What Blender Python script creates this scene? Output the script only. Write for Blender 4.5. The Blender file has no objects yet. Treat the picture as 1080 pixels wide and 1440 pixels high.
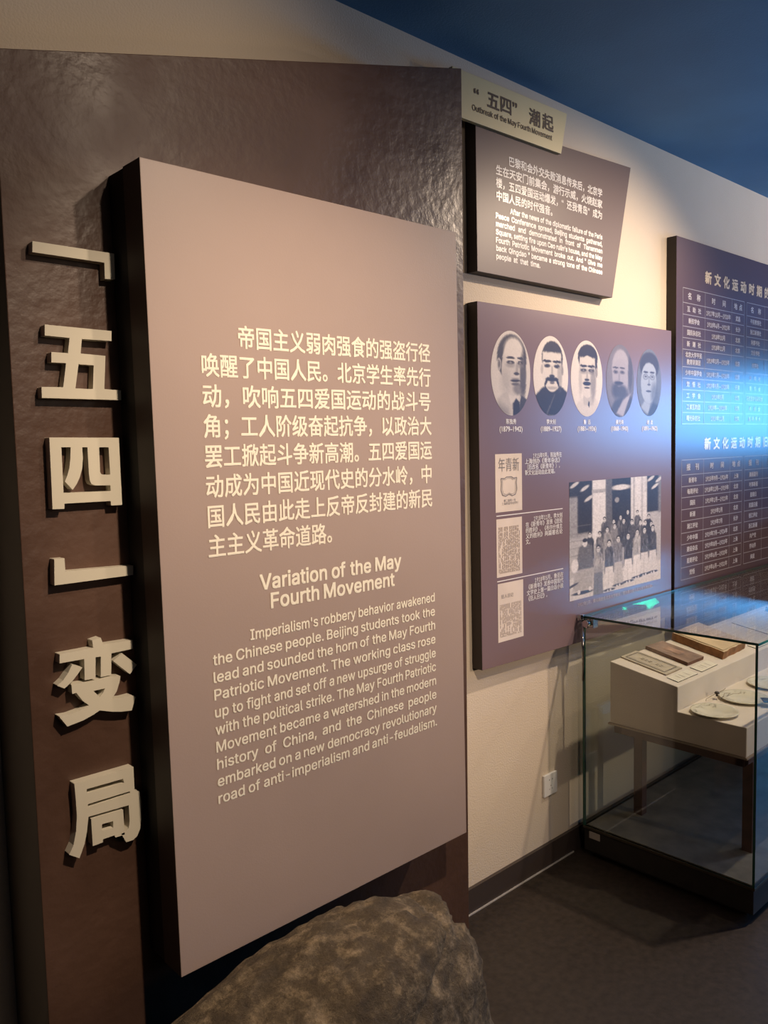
import bpy, bmesh, math, random
import numpy as np
from mathutils import Vector, Matrix, noise
random.seed(7)
SC = bpy.context.scene
COL = SC.collection

# ------------------------------------------------------------------ camera
F_PX, YAW, PITCH, ROLL = 1153.86, 0.75007, -0.08136, -0.02229
def cam_axes():
    cy, sy = math.cos(YAW), math.sin(YAW)
    f = np.array([sy*math.cos(PITCH), cy*math.cos(PITCH), math.sin(PITCH)])
    r = np.array([cy, -sy, 0.]); u = np.cross(r, f)
    c, s = math.cos(ROLL), math.sin(ROLL)
    return c*r + s*u, -s*r + c*u, f
AR, AU, AF = cam_axes()
CAM = np.array([0., -1.676, 1.5])
cd = bpy.data.cameras.new('camera'); cam = bpy.data.objects.new('camera', cd); COL.objects.link(cam)
cd.sensor_fit = 'VERTICAL'; cd.sensor_height = 36; cd.lens = 36*F_PX/1440; cd.clip_start = .02
m = Matrix([[AR[i], AU[i], -AF[i], CAM[i]] for i in range(3)] + [[0, 0, 0, 1]])
cam.matrix_world = m
SC.camera = cam

# ------------------------------------------------------------------ world and lights
w = bpy.data.worlds.new('world'); SC.world = w; w.use_nodes = True
w.node_tree.nodes['Background'].inputs[0].default_value = (.5, .55, .7, 1)
w.node_tree.nodes['Background'].inputs[1].default_value = .0
SC.view_settings.view_transform = 'Standard'; SC.view_settings.look = 'None'
SC.view_settings.gamma = 1; SC.view_settings.use_curve_mapping = False
SC.view_settings.exposure = 0.0
SC.cycles.max_bounces = 10; SC.cycles.transparent_max_bounces = 24
SC.cycles.sample_clamp_indirect = 4; SC.cycles.caustics_reflective = False

def aim(o, tgt):
    d = Vector(tgt) - o.location
    o.rotation_euler = d.to_track_quat('-Z', 'Y').to_euler()
def spot(name, loc, tgt, power, color, angle, blend=.8, radius=.035):
    l = bpy.data.lights.new(name, 'SPOT'); l.energy = power; l.color = color
    l.spot_size = math.radians(angle); l.spot_blend = blend; l.shadow_soft_size = radius
    o = bpy.data.objects.new(name, l); COL.objects.link(o); o.location = loc; aim(o, tgt); return o
def area(name, loc, tgt, power, color, sx, sy, spread=180):
    l = bpy.data.lights.new(name, 'AREA'); l.energy = power; l.color = color
    l.shape = 'RECTANGLE'; l.size = sx; l.size_y = sy; l.spread = math.radians(spread)
    o = bpy.data.objects.new(name, l); COL.objects.link(o); o.location = loc; aim(o, tgt); return o
WARM = (1, .77, .56)
spot('track_spot_left', (.90, -1.70, 2.56), (1.08, -.3, 1.16), 170, WARM, 62, 1.0, .03)
spot('track_spot_near', (1.27, -1.37, 2.56), (.85, -.18, 1.95), 27, WARM, 80, 1.0, .03)
spot('track_spot_middle', (3.06, -.98, 2.56), (2.45, -.05, .90), 134, WARM, 126, 1.0, .03)
spot('track_spot_far', (4.6, -1.4, 2.56), (3.9, -.05, 1.6), 55, WARM, 140, 1.0, .03)
spot('track_spot_across', (3.35, -5.2, 2.05), (2.4, 0, 1.15), 310, (1, .74, .54), 30, .9, .05)
area('blue_video_screen', (8.6, -2.85, 1.76), (0, -2.3, 1.72), 105, (.10, .44, 1), 2.6, .72)
area('blue_room_glow', (4.4, -3.0, .9), (4.2, -2.4, 2.6), 38, (.22, .52, 1), 1.2, 1.2, 100)
area('dim_room_fill', (1.6, -4.8, 2.3), (1.6, 0, 1.6), 15, (1, .76, .58), 2.4, 1.2)

# ------------------------------------------------------------------ back-projection of measured points on real planes
def ray(px, py):
    return AR*(px-540)/F_PX - AU*(py-720)/F_PX + AF
def onY(p, y):
    d = ray(*p); return CAM + d*(y-CAM[1])/d[1]
def onZ(p, z):
    d = ray(*p); return CAM + d*(z-CAM[2])/d[2]

# ------------------------------------------------------------------ materials
MATS = {}
def mat(name, color, rough=.6, metal=0, spec=.5, var=0, vscale=5, bump=0, bscale=60, detail=4, emis=None, estr=0, coat=0, var2=None, rvar=0):
    if name in MATS: return MATS[name]
    m = bpy.data.materials.new(name); m.use_nodes = True; MATS[name] = m
    nt = m.node_tree; b = nt.nodes['Principled BSDF']
    b.inputs['Base Color'].default_value = (*color, 1)
    b.inputs['Roughness'].default_value = rough; b.inputs['Metallic'].default_value = metal
    b.inputs['Specular IOR Level'].default_value = spec
    b.inputs['Coat Weight'].default_value = coat
    if emis:
        b.inputs['Emission Color'].default_value = (*emis, 1); b.inputs['Emission Strength'].default_value = estr
    tc = nt.nodes.new('ShaderNodeTexCoord')
    if var or rvar:
        n = nt.nodes.new('ShaderNodeTexNoise'); n.inputs['Scale'].default_value = vscale; n.inputs['Detail'].default_value = detail
        nt.links.new(tc.outputs['Object'], n.inputs['Vector'])
        if var:
            r = nt.nodes.new('ShaderNodeValToRGB')
            c2 = var2 or tuple(min(1, c*(1+var)) for c in color); c1 = tuple(c*(1-var) for c in color)
            r.color_ramp.elements[0].position = .3; r.color_ramp.elements[0].color = (*c1, 1)
            r.color_ramp.elements[1].position = .7; r.color_ramp.elements[1].color = (*c2, 1)
            nt.links.new(n.outputs['Fac'], r.inputs['Fac']); nt.links.new(r.outputs['Color'], b.inputs['Base Color'])
        if rvar:
            mr = nt.nodes.new('ShaderNodeMapRange'); mr.inputs[1].default_value = .35; mr.inputs[2].default_value = .65
            mr.inputs[3].default_value = max(.05, rough-rvar); mr.inputs[4].default_value = min(1, rough+rvar)
            nt.links.new(n.outputs['Fac'], mr.inputs[0]); nt.links.new(mr.outputs[0], b.inputs['Roughness'])
    if bump:
        n2 = nt.nodes.new('ShaderNodeTexNoise'); n2.inputs['Scale'].default_value = bscale; n2.inputs['Detail'].default_value = 3
        bp = nt.nodes.new('ShaderNodeBump'); bp.inputs['Strength'].default_value = bump; bp.inputs['Distance'].default_value = .004
        nt.links.new(tc.outputs['Object'], n2.inputs['Vector']); nt.links.new(n2.outputs['Fac'], bp.inputs['Height'])
        nt.links.new(bp.outputs['Normal'], b.inputs['Normal'])
    return m
M_WALL = mat('wall_plaster', (.66, .57, .46), .8, spec=.3, var=.05, vscale=2, bump=.38, bscale=190)
M_CEIL = mat('ceiling_blue_glow', (.10, .24, .42), .75, var=.08, vscale=3, bump=.2, bscale=200)  # the blue glow cast on the ceiling is put into its colour
M_FLOOR = mat('floor_vinyl', (.030, .022, .017), .5, spec=.4, var=.35, vscale=45, bump=.15, bscale=80)
M_BASE = mat('baseboard_brown', (.05, .038, .034), .35)
M_STRIP = mat('floor_strip', (.45, .43, .42), .4)
M_PANEL = mat('panel_lacquer', (.088, .047, .032), .45, spec=.45, var=.28, vscale=3.2, bump=.5, bscale=38, detail=6, rvar=.12)
M_PSIDE = mat('panel_side', (.018, .011, .009), .6)
M_BIG = mat('board_taupe', (.36, .275, .24), .42, spec=.5, var=.05, vscale=2.5, bump=.05, bscale=300)
M_BSIDE = mat('board_side_brown', (.05, .03, .022), .6)
M_GAPSHADOW = mat('board_gap_shadow', (.008, .006, .005), .8)  # black for the shade in the gap behind the big board
M_POSTER = mat('poster_aubergine', (.205, .14, .155), .25, spec=.5, var=.04, vscale=2)
M_DARKP = mat('poster_dark_brown', (.14, .10, .095), .42, spec=.3)
M_TABLEP = mat('poster_table', (.10, .060, .070), .22, spec=.5)
M_ESIDE = mat('board_edge_dark', (.022, .014, .011), .6)
M_CREAM = mat('lettering_cream', (.86, .80, .66), .5)
M_CHAR = mat('raised_cream', (.64, .60, .49), .55)
M_WHITE = mat('lettering_white', (.84, .80, .78), .3)
M_GOLD = mat('lettering_gold', (.80, .64, .44), .17)
M_YEL = mat('sign_yellow', (.66, .57, .33), .5, var=.04)
M_BROWNINK = mat('ink_brown', (.075, .045, .025), .6)
M_GREYINK = mat('ink_grey', (.22, .2, .2), .7)
M_RULE = mat('table_rule', (.42, .40, .42), .17)
M_PAPER = mat('paper_print', (.72, .62, .54), .7, var=.06, vscale=12)
M_FABRIC = mat('plinth_fabric', (.68, .60, .50), .85, var=.05, vscale=8, bump=.25, bscale=400)
M_CASE = mat('case_dark_metal', (.022, .019, .017), .45, var=.2, vscale=20)
M_DECK = mat('case_deck', (.20, .18, .145), .8, var=.25, vscale=14)
M_CHROME = mat('chrome', (.72, .70, .68), .12, 1)
M_WOODF = mat('frame_wood', (.075, .035, .025), .5, var=.2, vscale=20)
M_PLASTIC = mat('socket_plastic', (.80, .80, .80), .35)
M_BLACK = mat('black', (.01, .01, .01), .6)
M_CHARSIDE = mat('raised_side', (.35, .29, .20), .6)

def glass_mat():
    m = bpy.data.materials.new('clear_glass'); m.use_nodes = True; nt = m.node_tree; nt.nodes.clear()
    out = nt.nodes.new('ShaderNodeOutputMaterial'); mix = nt.nodes.new('ShaderNodeMixShader')
    tr = nt.nodes.new('ShaderNodeBsdfTransparent'); tr.inputs[0].default_value = (.965, .985, .975, 1)
    gl = nt.nodes.new('ShaderNodeBsdfGlossy'); gl.inputs['Roughness'].default_value = .0; gl.inputs[0].default_value = (1, 1, 1, 1)
    fr = nt.nodes.new('ShaderNodeFresnel'); fr.inputs[0].default_value = 1.52
    ge = nt.nodes.new('ShaderNodeNewGeometry'); mr = nt.nodes.new('ShaderNodeMapRange'); mr.inputs[3].default_value = 1.52; mr.inputs[4].default_value = 1/1.52
    nt.links.new(ge.outputs['Backfacing'], mr.inputs[0]); nt.links.new(mr.outputs[0], fr.inputs[0])
    nt.links.new(fr.outputs[0], mix.inputs[0]); nt.links.new(tr.outputs[0], mix.inputs[1]); nt.links.new(gl.outputs[0], mix.inputs[2])
    nt.links.new(mix.outputs[0], out.inputs[0]); return m
M_GLASS = glass_mat()
M_GEDGE = mat('glass_edge_green', (.015, .075, .055), .2, spec=.7)

# ------------------------------------------------------------------ mesh helpers
def add_box(bm, x0, x1, y0, y1, z0, z1, mi=0):
    v = [bm.verts.new((x, y, z)) for x in (x0, x1) for y in (y0, y1) for z in (z0, z1)]
    fs = [(0, 1, 3, 2), (4, 6, 7, 5), (0, 4, 5, 1), (2, 3, 7, 6), (0, 2, 6, 4), (1, 5, 7, 3)]
    return [_setmi(bm.faces.new([v[i] for i in f]), mi) for f in fs]
def _setmi(f, mi): f.material_index = mi; return f
def prism(bm, poly, y0, y1, mi_side=0, mi_front=None):
    """poly: list of (x,z) seen from -y, clockwise or not; front at y1 (nearer camera, more negative)"""
    if mi_front is None: mi_front = mi_side
    a = [bm.verts.new((x, y0, z)) for x, z in poly]; b = [bm.verts.new((x, y1, z)) for x, z in poly]
    n = len(poly)
    bm.faces.new(a).material_index = mi_side; bm.faces.new(b).material_index = mi_front
    for i in range(n):
        bm.faces.new((a[i], a[(i+1) % n], b[(i+1) % n], b[i])).material_index = mi_side
def cyl(bm, c, r, axis, h, seg=20, r2=None, mi=0):
    r2 = r if r2 is None else r2
    q = Vector(axis).normalized().to_track_quat('Z', 'Y').to_matrix()
    A = [bm.verts.new(Vector(c) + q @ Vector((r*math.cos(t), r*math.sin(t), 0))) for t in [2*math.pi*i/seg for i in range(seg)]]
    B = [bm.verts.new(Vector(c) + q @ Vector((r2*math.cos(t), r2*math.sin(t), h))) for t in [2*math.pi*i/seg for i in range(seg)]]
    bm.faces.new(A[::-1]).material_index = mi; bm.faces.new(B).material_index = mi
    for i in range(seg):
        f = bm.faces.new((A[i], A[(i+1) % seg], B[(i+1) % seg], B[i])); f.material_index = mi; f.smooth = True
def obj(name, bm, mats, parent=None, bevel=0, smooth=False, fixn=True):
    if fixn: bmesh.ops.recalc_face_normals(bm, faces=bm.faces)
    me = bpy.data.meshes.new(name); bm.to_mesh(me); bm.free()
    for mm in (mats if isinstance(mats, (list, tuple)) else [mats]): me.materials.append(mm)
    if smooth:
        for p in me.polygons: p.use_smooth = True
    o = bpy.data.objects.new(name, me); COL.objects.link(o)
    if parent: 
        o.parent = parent; o.location = -parent.location
        # geometry is written in world coordinates; the parent is never rotated
        if parent.parent: o.location = (0, 0, 0)
    if bevel:
        md = o.modifiers.new('bevel', 'BEVEL'); md.width = bevel; md.segments = 2; md.limit_method = 'ANGLE'
    return o
def tag(o, label=None, cat=None, group=None, kind=None):
    if label: o['label'] = label
    if cat: o['category'] = cat
    if group: o['group'] = group
    if kind: o['kind'] = kind
    return o
def thing(name, label, cat, loc=(0, 0, 0), group=None):
    o = bpy.data.objects.new(name, None); COL.objects.link(o); o.location = loc; o.empty_display_size = .05
    return tag(o, label, cat, group)
def struct(name, bm, m): return tag(obj(name, bm, m), kind='structure')

# ------------------------------------------------------------------ the room
CEIL_Z = 2.638
X0, X1, Y1 = -2.2, 9.0, -6.6
bm = bmesh.new(); add_box(bm, X0, X1, Y1, .1, -.1, 0); struct('floor', bm, M_FLOOR)
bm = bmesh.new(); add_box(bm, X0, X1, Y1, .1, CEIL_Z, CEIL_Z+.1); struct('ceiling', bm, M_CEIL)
bm = bmesh.new(); add_box(bm, X0, X1, 0, .1, 0, CEIL_Z); struct('wall_left', bm, M_WALL)
bm = bmesh.new(); add_box(bm, X0, X1, Y1-.1, Y1, 0, CEIL_Z); struct('wall_right', bm, mat('dark_wall', (.05, .045, .04), .8))
bm = bmesh.new(); add_box(bm, X1, X1+.1, Y1, 0, 0, CEIL_Z); struct('wall_far', bm, MATS['dark_wall'])
bm = bmesh.new(); add_box(bm, X0-.1, X0, Y1, 0, 0, CEIL_Z); struct('wall_near', bm, MATS['dark_wall'])
bm = bmesh.new(); add_box(bm, 1.70, 4.30, -.012, 0, 0, .083); struct('baseboard_left', bm, M_BASE)
bm = bmesh.new(); add_box(bm, 4.30, 4.36, -.70, -.0, 0, 1.12); struct('added_light_blocker', bm, M_WALL)      # unseen low wall, added to keep screen light off the glass top
bm = bmesh.new(); add_box(bm, 1.70, 2.46, -.016, -.012, 0, .004); struct('trim_1', bm, M_STRIP)

# ------------------------------------------------------------------ text engine (built-in typeface, meshes laid out word by word)
_gl = {}
def sans():
    try:
        import os
        return bpy.data.fonts.load(os.path.join(bpy.utils.system_resource('DATAFILES'), 'fonts', 'Inter.woff2'))
    except Exception:
        return None
SANS = sans()
_want = {}
def want(s, bold): _want.setdefault((s, bold), None)
from mathutils.geometry import delaunay_2d_cdt
def fill_loops(v, edges):
    """triangulate outlines that may cross or overlap, keeping what winds around"""
    nb = {}
    for a, b in edges: nb.setdefault(a, []).append(b); nb.setdefault(b, []).append(a)
    seen = set(); loops = []
    for a in sorted(nb):
        if a in seen: continue
        lp = [a]; seen.add(a); cur = nb[a][0] if (a+1) not in nb[a] else a+1
        while cur not in seen:
            lp.append(cur); seen.add(cur); nx = [q for q in nb[cur] if q not in seen]
            if not nx: break
            cur = nx[0]
        if len(lp) > 2: loops.append(lp)
    if not loops: return v, []
    ed = [(l[i], l[(i+1) % len(l)]) for l in loops for i in range(len(l))]
    vo, _, fo, *_r = delaunay_2d_cdt([Vector((p[0], p[1])) for p in v], ed, [], 0, 1e-6)
    P = np.array([(p.x, p.y) for p in vo]); a = np.array([v[i][:2] for i, _ in ed]); b = np.array([v[j][:2] for _, j in ed])
    Fs = []
    for t in fo:
        q = P[list(t)].mean(axis=0); side = (b[:, 0]-a[:, 0])*(q[1]-a[:, 1])-(q[0]-a[:, 0])*(b[:, 1]-a[:, 1])
        w_ = int(((a[:, 1] <= q[1]) & (b[:, 1] > q[1]) & (side > 0)).sum())-int(((a[:, 1] > q[1]) & (b[:, 1] <= q[1]) & (side < 0)).sum())
        if w_ != 0:
            A_, B_, C_ = [P[k] for k in t[:3]]
            Fs.append(tuple(t) if (B_[0]-A_[0])*(C_[1]-A_[1])-(B_[1]-A_[1])*(C_[0]-A_[0]) > 0 else tuple(t[::-1]))
    return np.column_stack([P, np.zeros(len(P))]), Fs
def realise():
    todo = [k for k in _want if k not in _gl]
    tmp = []
    for s, b in todo:
        cu = bpy.data.curves.new('t', 'FONT'); cu.body = s; cu.size = 1; cu.resolution_u = 2; cu.fill_mode = 'FRONT'
        if SANS and s.isascii(): cu.font = SANS; cu.fill_mode = 'NONE'
        o = bpy.data.objects.new('t', cu); COL.objects.link(o); tmp.append(((s, b), o))
    dg = bpy.context.evaluated_depsgraph_get(); dg.update()
    for k, o in tmp:
        me = o.evaluated_get(dg).to_mesh()
        v = np.array([(x.co[0], x.co[1], 0) for x in me.vertices]).reshape(-1, 3); f = [tuple(p.vertices) for p in me.polygons]
        if SANS and k[0].isascii() and len(v): v, f = fill_loops(v, [tuple(e.vertices) for e in me.edges])
        if k[1] and len(v):      # heavier stroke: the outline laid over itself with small shifts
            d = k[1]; n0 = len(v); vs, fs = [], []
            for i, (ax, ay) in enumerate(((-d, -d), (d, -d), (d, d), (-d, d))):
                vs.append(v+np.array((ax, ay, i*1.5))); fs += [tuple(q+i*n0 for q in ff) for ff in f]
            v = np.concatenate(vs); f = fs
        _gl[k] = (v, f); o.evaluated_get(dg).to_mesh_clear()
    for k, o in tmp:
        cu = o.data; bpy.data.objects.remove(o); bpy.data.curves.remove(cu)
def cjk(c): return ord(c) > 0x2E7F or c in '“”—'
LAYER = .00008
# a line: (tokens, left point, right point, glyph height, mode)
def line(store, text, P, Q, h, bold, just=True, align='L', space=.28):
    """P,Q baseline ends (x,z) in wall coordinates; h cap height (latin) or body height (cjk)"""
    store.append((text, P, Q, h, bold, just, align, space))
    toks = list(text) if any(cjk(c) for c in text) else text.split(' ')
    for t in toks:
        if t.strip(): want(t, bold)
    want('国', bold); want('H', bold); want('Hx', bold)
def build_lettering(name, lines, y, m, parent, label=None, joined=False):
    if not joined:          # every printed line is a part of its own
        for ln in lines: _letter(name, [ln], y, m, parent)
    else:
        _letter(name, lines, y, m, parent)['kind'] = 'stuff'
def _letter(name, lines, y, m, parent):
    realise()
    V, Fc = [], []
    for text, P, Q, h, bold, just, align, space in lines:
        P = np.array(P, float); Q = np.array(Q, float); W = Q[0]-P[0]
        iscjk = any(cjk(c) for c in text)
        if iscjk:
            ref = _gl[('国', bold)][0]; hh = ref[:, 1].max()-ref[:, 1].min(); rw = (ref[:, 0].max()+ref[:, 0].min()); ry = ref[:, 1].min()
            # one cell per wide glyph, half a cell per latin glyph
            cw = [1.0 if cjk(c) else .56 if c != ' ' else .5 for c in text]; tot = sum(cw)
            pitch = W/tot if just else h*1.08
            x = P[0]
            if not just and align == 'C': x = P[0]+(W-pitch*tot)/2
            sx = min(pitch*.93/ (rw*.93), h/hh*1.15) if just else h/hh*.95
            sz = h/hh
            for c, k in zip(text, cw):
                if c != ' ':
                    v, f = _gl[(c, bold)]
                    if len(v):
                        ref0 = rw if cjk(c) else (v[:, 0].max()+v[:, 0].min())
                        xo = x + k*pitch/2 - ref0/2*sx
                        u = (x-P[0])/max(W, 1e-6); zb = P[1]+(Q[1]-P[1])*u
                        n0 = len(V); q = 1.0; rr0 = ry
                        if c.isascii() and c.isdigit():      # figures stand as tall as the characters beside them
                            hd = _gl[('H', bold)][0]; q = .86*hh/hd[:, 1].max(); rr0 = -.04
                            wv = v[:, 0].max()+v[:, 0].min(); xo = x + k*pitch/2 - wv/2*sx*min(q, .9*k*pitch/(wv*sx)); qx = min(q, .9*k*pitch/(wv*sx))
                        else: qx = 1.0
                        V += [(xo+a*sx*qx, y-l*LAYER, zb+(b*q-rr0)*sz) for a, b, l in v]; Fc += [tuple(i+n0 for i in ff) for ff in f]
                x += k*pitch
        else:
            ref = _gl[('H', bold)][0]; hh = ref[:, 1].max(); sz = h/hh
            toks = text.split(' '); wd = [(_gl[(t, bold)][0][:, 0].max()-_gl[(t, bold)][0][:, 0].min()) for t in toks]
            n = len(toks)
            if just:
                # squeeze the face a little when the words are too wide, then share the rest among the gaps
                sx = min(sz*1.07, (W*(1-.0)/(sum(wd)+space*.75*(n-1))))
                gap = (W-sum(wd)*sx)/max(1, n-1)
            else:
                sx = sz; gap = space*sx
                tw = sum(wd)*sx+gap*(n-1)
            x = P[0]
            if not just and align == 'C': x = P[0]+(W-tw)/2
            for t, ww in zip(toks, wd):
                v, f = _gl[(t, bold)]; x0 = v[:, 0].min(); u = (x-P[0])/max(W, 1e-6); sl = (Q[1]-P[1])/max(W, 1e-6)
                n0 = len(V)
                V += [(x+(a-x0)*sx, y-l*LAYER, P[1]+(x+(a-x0)*sx-P[0])*sl+b*sz) for a, b, l in v]; Fc += [tuple(i+n0 for i in ff) for ff in f]
                x += ww*sx+gap
    me = bpy.data.meshes.new(name); off = np.array(parent.location) if parent else np.zeros(3)
    me.from_pydata([(a-off[0], b-off[1], c-off[2]) for a, b, c in V], [], Fc); me.materials.append(m)
    o = bpy.data.objects.new(name, me); COL.objects.link(o)
    if parent: o.parent = parent
    return o
def xz(p, y): q = onY(p, y); return np.array([q[0], q[2]])
def block(lines, y, TL, BL, TR, BR, h, bold, rows=None):
    """lines: list of (text, indent fraction, end fraction or None, just). Corner baselines measured in the photograph, laid on plane y"""
    TL, BL, TR, BR = [xz(p, y) for p in (TL, BL, TR, BR)]
    # the printed columns are true verticals / horizontals: average them
    xl = (TL[0]+BL[0])/2; xr = (TR[0]+BR[0])/2; zt = (TL[1]+TR[1])/2; zb = (BL[1]+BR[1])/2
    out = []; n = len(lines)
    for i, (t, ind, end, just) in enumerate(lines):
        z = zt+(zb-zt)*i/(n-1)
        a = xl+(xr-xl)*ind; b = xl+(xr-xl)*(1 if end is None else end)
        line(out, t, (a, z), (b, z), h, bold, just)
    return out

# ------------------------------------------------------------------ the dark panel standing on the wall
TP = -.18
def pt(p, y=TP): return tuple(xz(p, y))
ptl = pt((-11, 67)); ptr = pt((651, 97)); pbr = pt((658, 1246)); 
xl_ = pt((11, 450))[0]; xr_ = (ptr[0]+pbr[0])/2
# true verticals at the sides, the top edge climbs to the right
zl = ptl[1]; zr = ptr[1]
panel = thing('leaning_wall_panel', 'tall dark brown lacquered panel with a climbing top edge, behind the taupe board', 'panel', (xl_, TP/2, 0))
bm = bmesh.new(); prism(bm, [(xl_, 0), (xr_-.012, 0), (xr_+.008, zr), (xl_, zl)], 0, TP, 0, 1)
obj('panel_body', bm, [M_PSIDE, M_PANEL], panel, bevel=.0015)

# ------------------------------------------------------------------ the big taupe text board
YB = TP-.128
a = xz((196, 221), YB); b = xz((641, 326), YB); c = xz((656, 1171.5), YB); d = xz((255, 1374), YB)
zt = (a[1]+b[1])/2; zb = (c[1]+d[1])/2
big = thing('introduction_board', 'large taupe board with cream text in two languages, standing off the dark panel', 'board', (a[0], YB, zb))
bm = bmesh.new(); prism(bm, [(d[0], zb), (c[0], zb), (b[0], zt), (a[0], zt)], YB+.066, YB, 0, 1)
obj('board_body', bm, [M_BSIDE, M_BIG], big, bevel=.001)
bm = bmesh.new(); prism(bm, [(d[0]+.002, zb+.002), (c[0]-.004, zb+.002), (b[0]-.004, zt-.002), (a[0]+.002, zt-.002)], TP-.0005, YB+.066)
obj('shadow_gap_spacer', bm, M_GAPSHADOW, big)  # black spacer stands in for the shadowed gap behind the board
YT = YB-.0006
cn = ['帝国主义弱肉强食的强盗行径', '唤醒了中国人民。北京学生率先行', '动，吹响五四爱国运动的战斗号', '角；工人阶级奋起抗争，以政治大', '罢工掀起斗争新高潮。五四爱国运', '动成为中国近现代史的分水岭，中', '国人民由此走上反帝反封建的新民', '主主义革命道路。']
L = [(cn[0], 2/15, None, True)]+[(t, 0, None, True) for t in cn[1:7]]+[(cn[7], 0, 8/15, True)]
h = .0425
bl = block(L, YT, (279, 489), (294, 781), (606, 508), (609, 749), h, .015)
build_lettering('chinese_lettering', bl, YT, M_CREAM, big, 'cream Chinese lettering in eight lines')
en = ["Imperialism's robbery behavior awakened", "the Chinese people. Beijing students took the", "lead and sounded the horn of the May Fourth", "Patriotic Movement. The working class rose", "up to fight and set off a new upsurge of struggle", "with the political strike. The May Fourth Patriotic", "Movement became a watershed in the modern", "history of China, and the Chinese people", "embarked on a new democracy revolutionary", "road of anti-imperialism and anti-feudalism."]
L = [(en[0], .14, None, True)]+[(t, 0, None, True) for t in en[1:]]
bl = block(L, YT, (299, 913), (307, 1130), (612.6, 844), (613, 1021), .0215, .013)
build_lettering('english_lettering', bl, YT, M_CREAM, big, 'cream English paragraph in ten lines')
tl = []
for t, p, q in (('Variation of the May', (365.5, 828), (564.4, 799)), ('Fourth Movement', (381, 854.4), (555, 824))):
    P = xz(p, YT); Q = xz(q, YT); z = (P[1]+Q[1])/2; line(tl, t, (P[0], z), (Q[0], z), .0315, .018)
build_lettering('english_title', tl, YT, M_CREAM, big, 'cream English title in two lines')

# ------------------------------------------------------------------ raised cream characters on the panel
CH_D = .021
def zc(pts, ox, oy, s): return [(ox+x/s, oy+y/s) for x, y in pts]
def raised(name, loops_list, label, i):
    """each entry: [outer loop, hole, hole...] of photo points, laid on the character's front plane"""
    y = TP-CH_D
    allp = [xz(p, y) for lp in loops_list for p in lp[0]]
    cx = sum(p[0] for p in allp)/len(allp); cz = min(p[1] for p in allp)
    cu = bpy.data.curves.new(name, 'CURVE'); cu.dimensions = '2D'; cu.fill_mode = 'BOTH'; cu.extrude = CH_D/2; cu.bevel_depth = 0
    for loops in loops_list:
        for lp in loops:
            sp = cu.splines.new('POLY'); sp.points.add(len(lp)-1); sp.use_cyclic_u = True
            for k, p in enumerate(lp):
                q = xz(p, y); sp.points[k].co = (q[0]-cx, q[1]-cz, 0, 1)
    tmp = bpy.data.objects.new('tmp', cu); COL.objects.link(tmp)
    dg = bpy.context.evaluated_depsgraph_get(); dg.update()
    me = bpy.data.meshes.new_from_object(tmp.evaluated_get(dg)); bpy.data.objects.remove(tmp)
    me.name = name
    me.transform(Matrix.Rotation(math.pi/2, 4, 'X')); me.materials.clear(); me.materials.append(M_CHAR)
    for p in me.polygons: p.use_smooth = False
    o = bpy.data.objects.new(name, me); COL.objects.link(o); o.location = (cx, TP-CH_D/2-.0002, cz)
    md = o.modifiers.new('bevel', 'BEVEL'); md.width = .0008; md.segments = 1; md.limit_method = 'ANGLE'
    return tag(o, label, 'letter', 'raised cream characters down the dark panel')
z2 = lambda p: zc(p, 0, 320, 4.5)
z3 = lambda p: zc(p, 0, 600, 4.5)
z4 = lambda p: zc(p, 0, 880, 4.115)
raised('raised_character', [[z2([(205, 85), (722, 165), (728, 328), (664, 325), (660, 222), (205, 155)])]], 'topmost raised cream sign, a corner bracket opening downward', 0)
raised('raised_character', [[z2([(283, 613), (706, 655), (705, 718), (518, 705), (510, 797), (667, 812), (660, 1022), (765, 1030), (767, 1092), (265, 1078), (263, 1008), (400, 1010), (418, 858), (325, 853), (325, 787), (430, 795), (440, 698), (283, 683)]),
        z2([(497, 865), (593, 872), (588, 1022), (477, 1018)])]], 'raised cream character for five, second from the top of the panel', 1)
raised('raised_character', [[z3([(312, 68), (752, 70), (762, 280), (773, 495), (703, 499), (700, 470), (408, 487), (407, 520), (333, 523)]),
        z3([(388, 130), (447, 130), (445, 200), (439, 260), (426, 310), (410, 347), (460, 400), (486, 362), (505, 320), (520, 265), (524, 200), (520, 130), (553, 130), (556, 180), (562, 290), (568, 340), (578, 362), (600, 372), (698, 371), (700, 408), (402, 420)]),
        z3([(627, 130), (687, 130), (697, 303), (655, 305), (640, 300), (633, 285)])]], 'boxy raised cream character for four, third from the top of the panel', 2)
raised('raised_character', [[z3([(343, 838), (408, 832), (413, 915), (843, 878), (843, 938), (345, 1005)])]], 'raised cream corner bracket opening upward, between the boxy character and the one with two dots', 3)
raised('raised_character', [
    [z4([(345, 165), (540, 128), (533, 85), (583, 68), (597, 108), (766, 82), (768, 133), (645, 160), (643, 285), (583, 297), (583, 178), (553, 182), (553, 303), (490, 315), (487, 192), (345, 218)])],
    [z4([(418, 222), (477, 241), (450, 280), (415, 325), (373, 363), (331, 347), (365, 315), (395, 272)])],
    [z4([(705, 158), (792, 225), (752, 280), (655, 205)])],
    [z4([(413, 340), (545, 318), (620, 295), (697, 290), (692, 325), (675, 380), (645, 425), (710, 416), (765, 402), (785, 412), (762, 490), (700, 497), (650, 497), (577, 490), (540, 515), (480, 548), (390, 583), (342, 525), (400, 515), (460, 492), (515, 460), (480, 435), (455, 405), (443, 388), (418, 395)]),
     z4([(540, 377), (608, 362), (595, 390), (577, 412)])]], 'raised cream character with two slanting dots, second from the bottom of the panel', 4)
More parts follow.
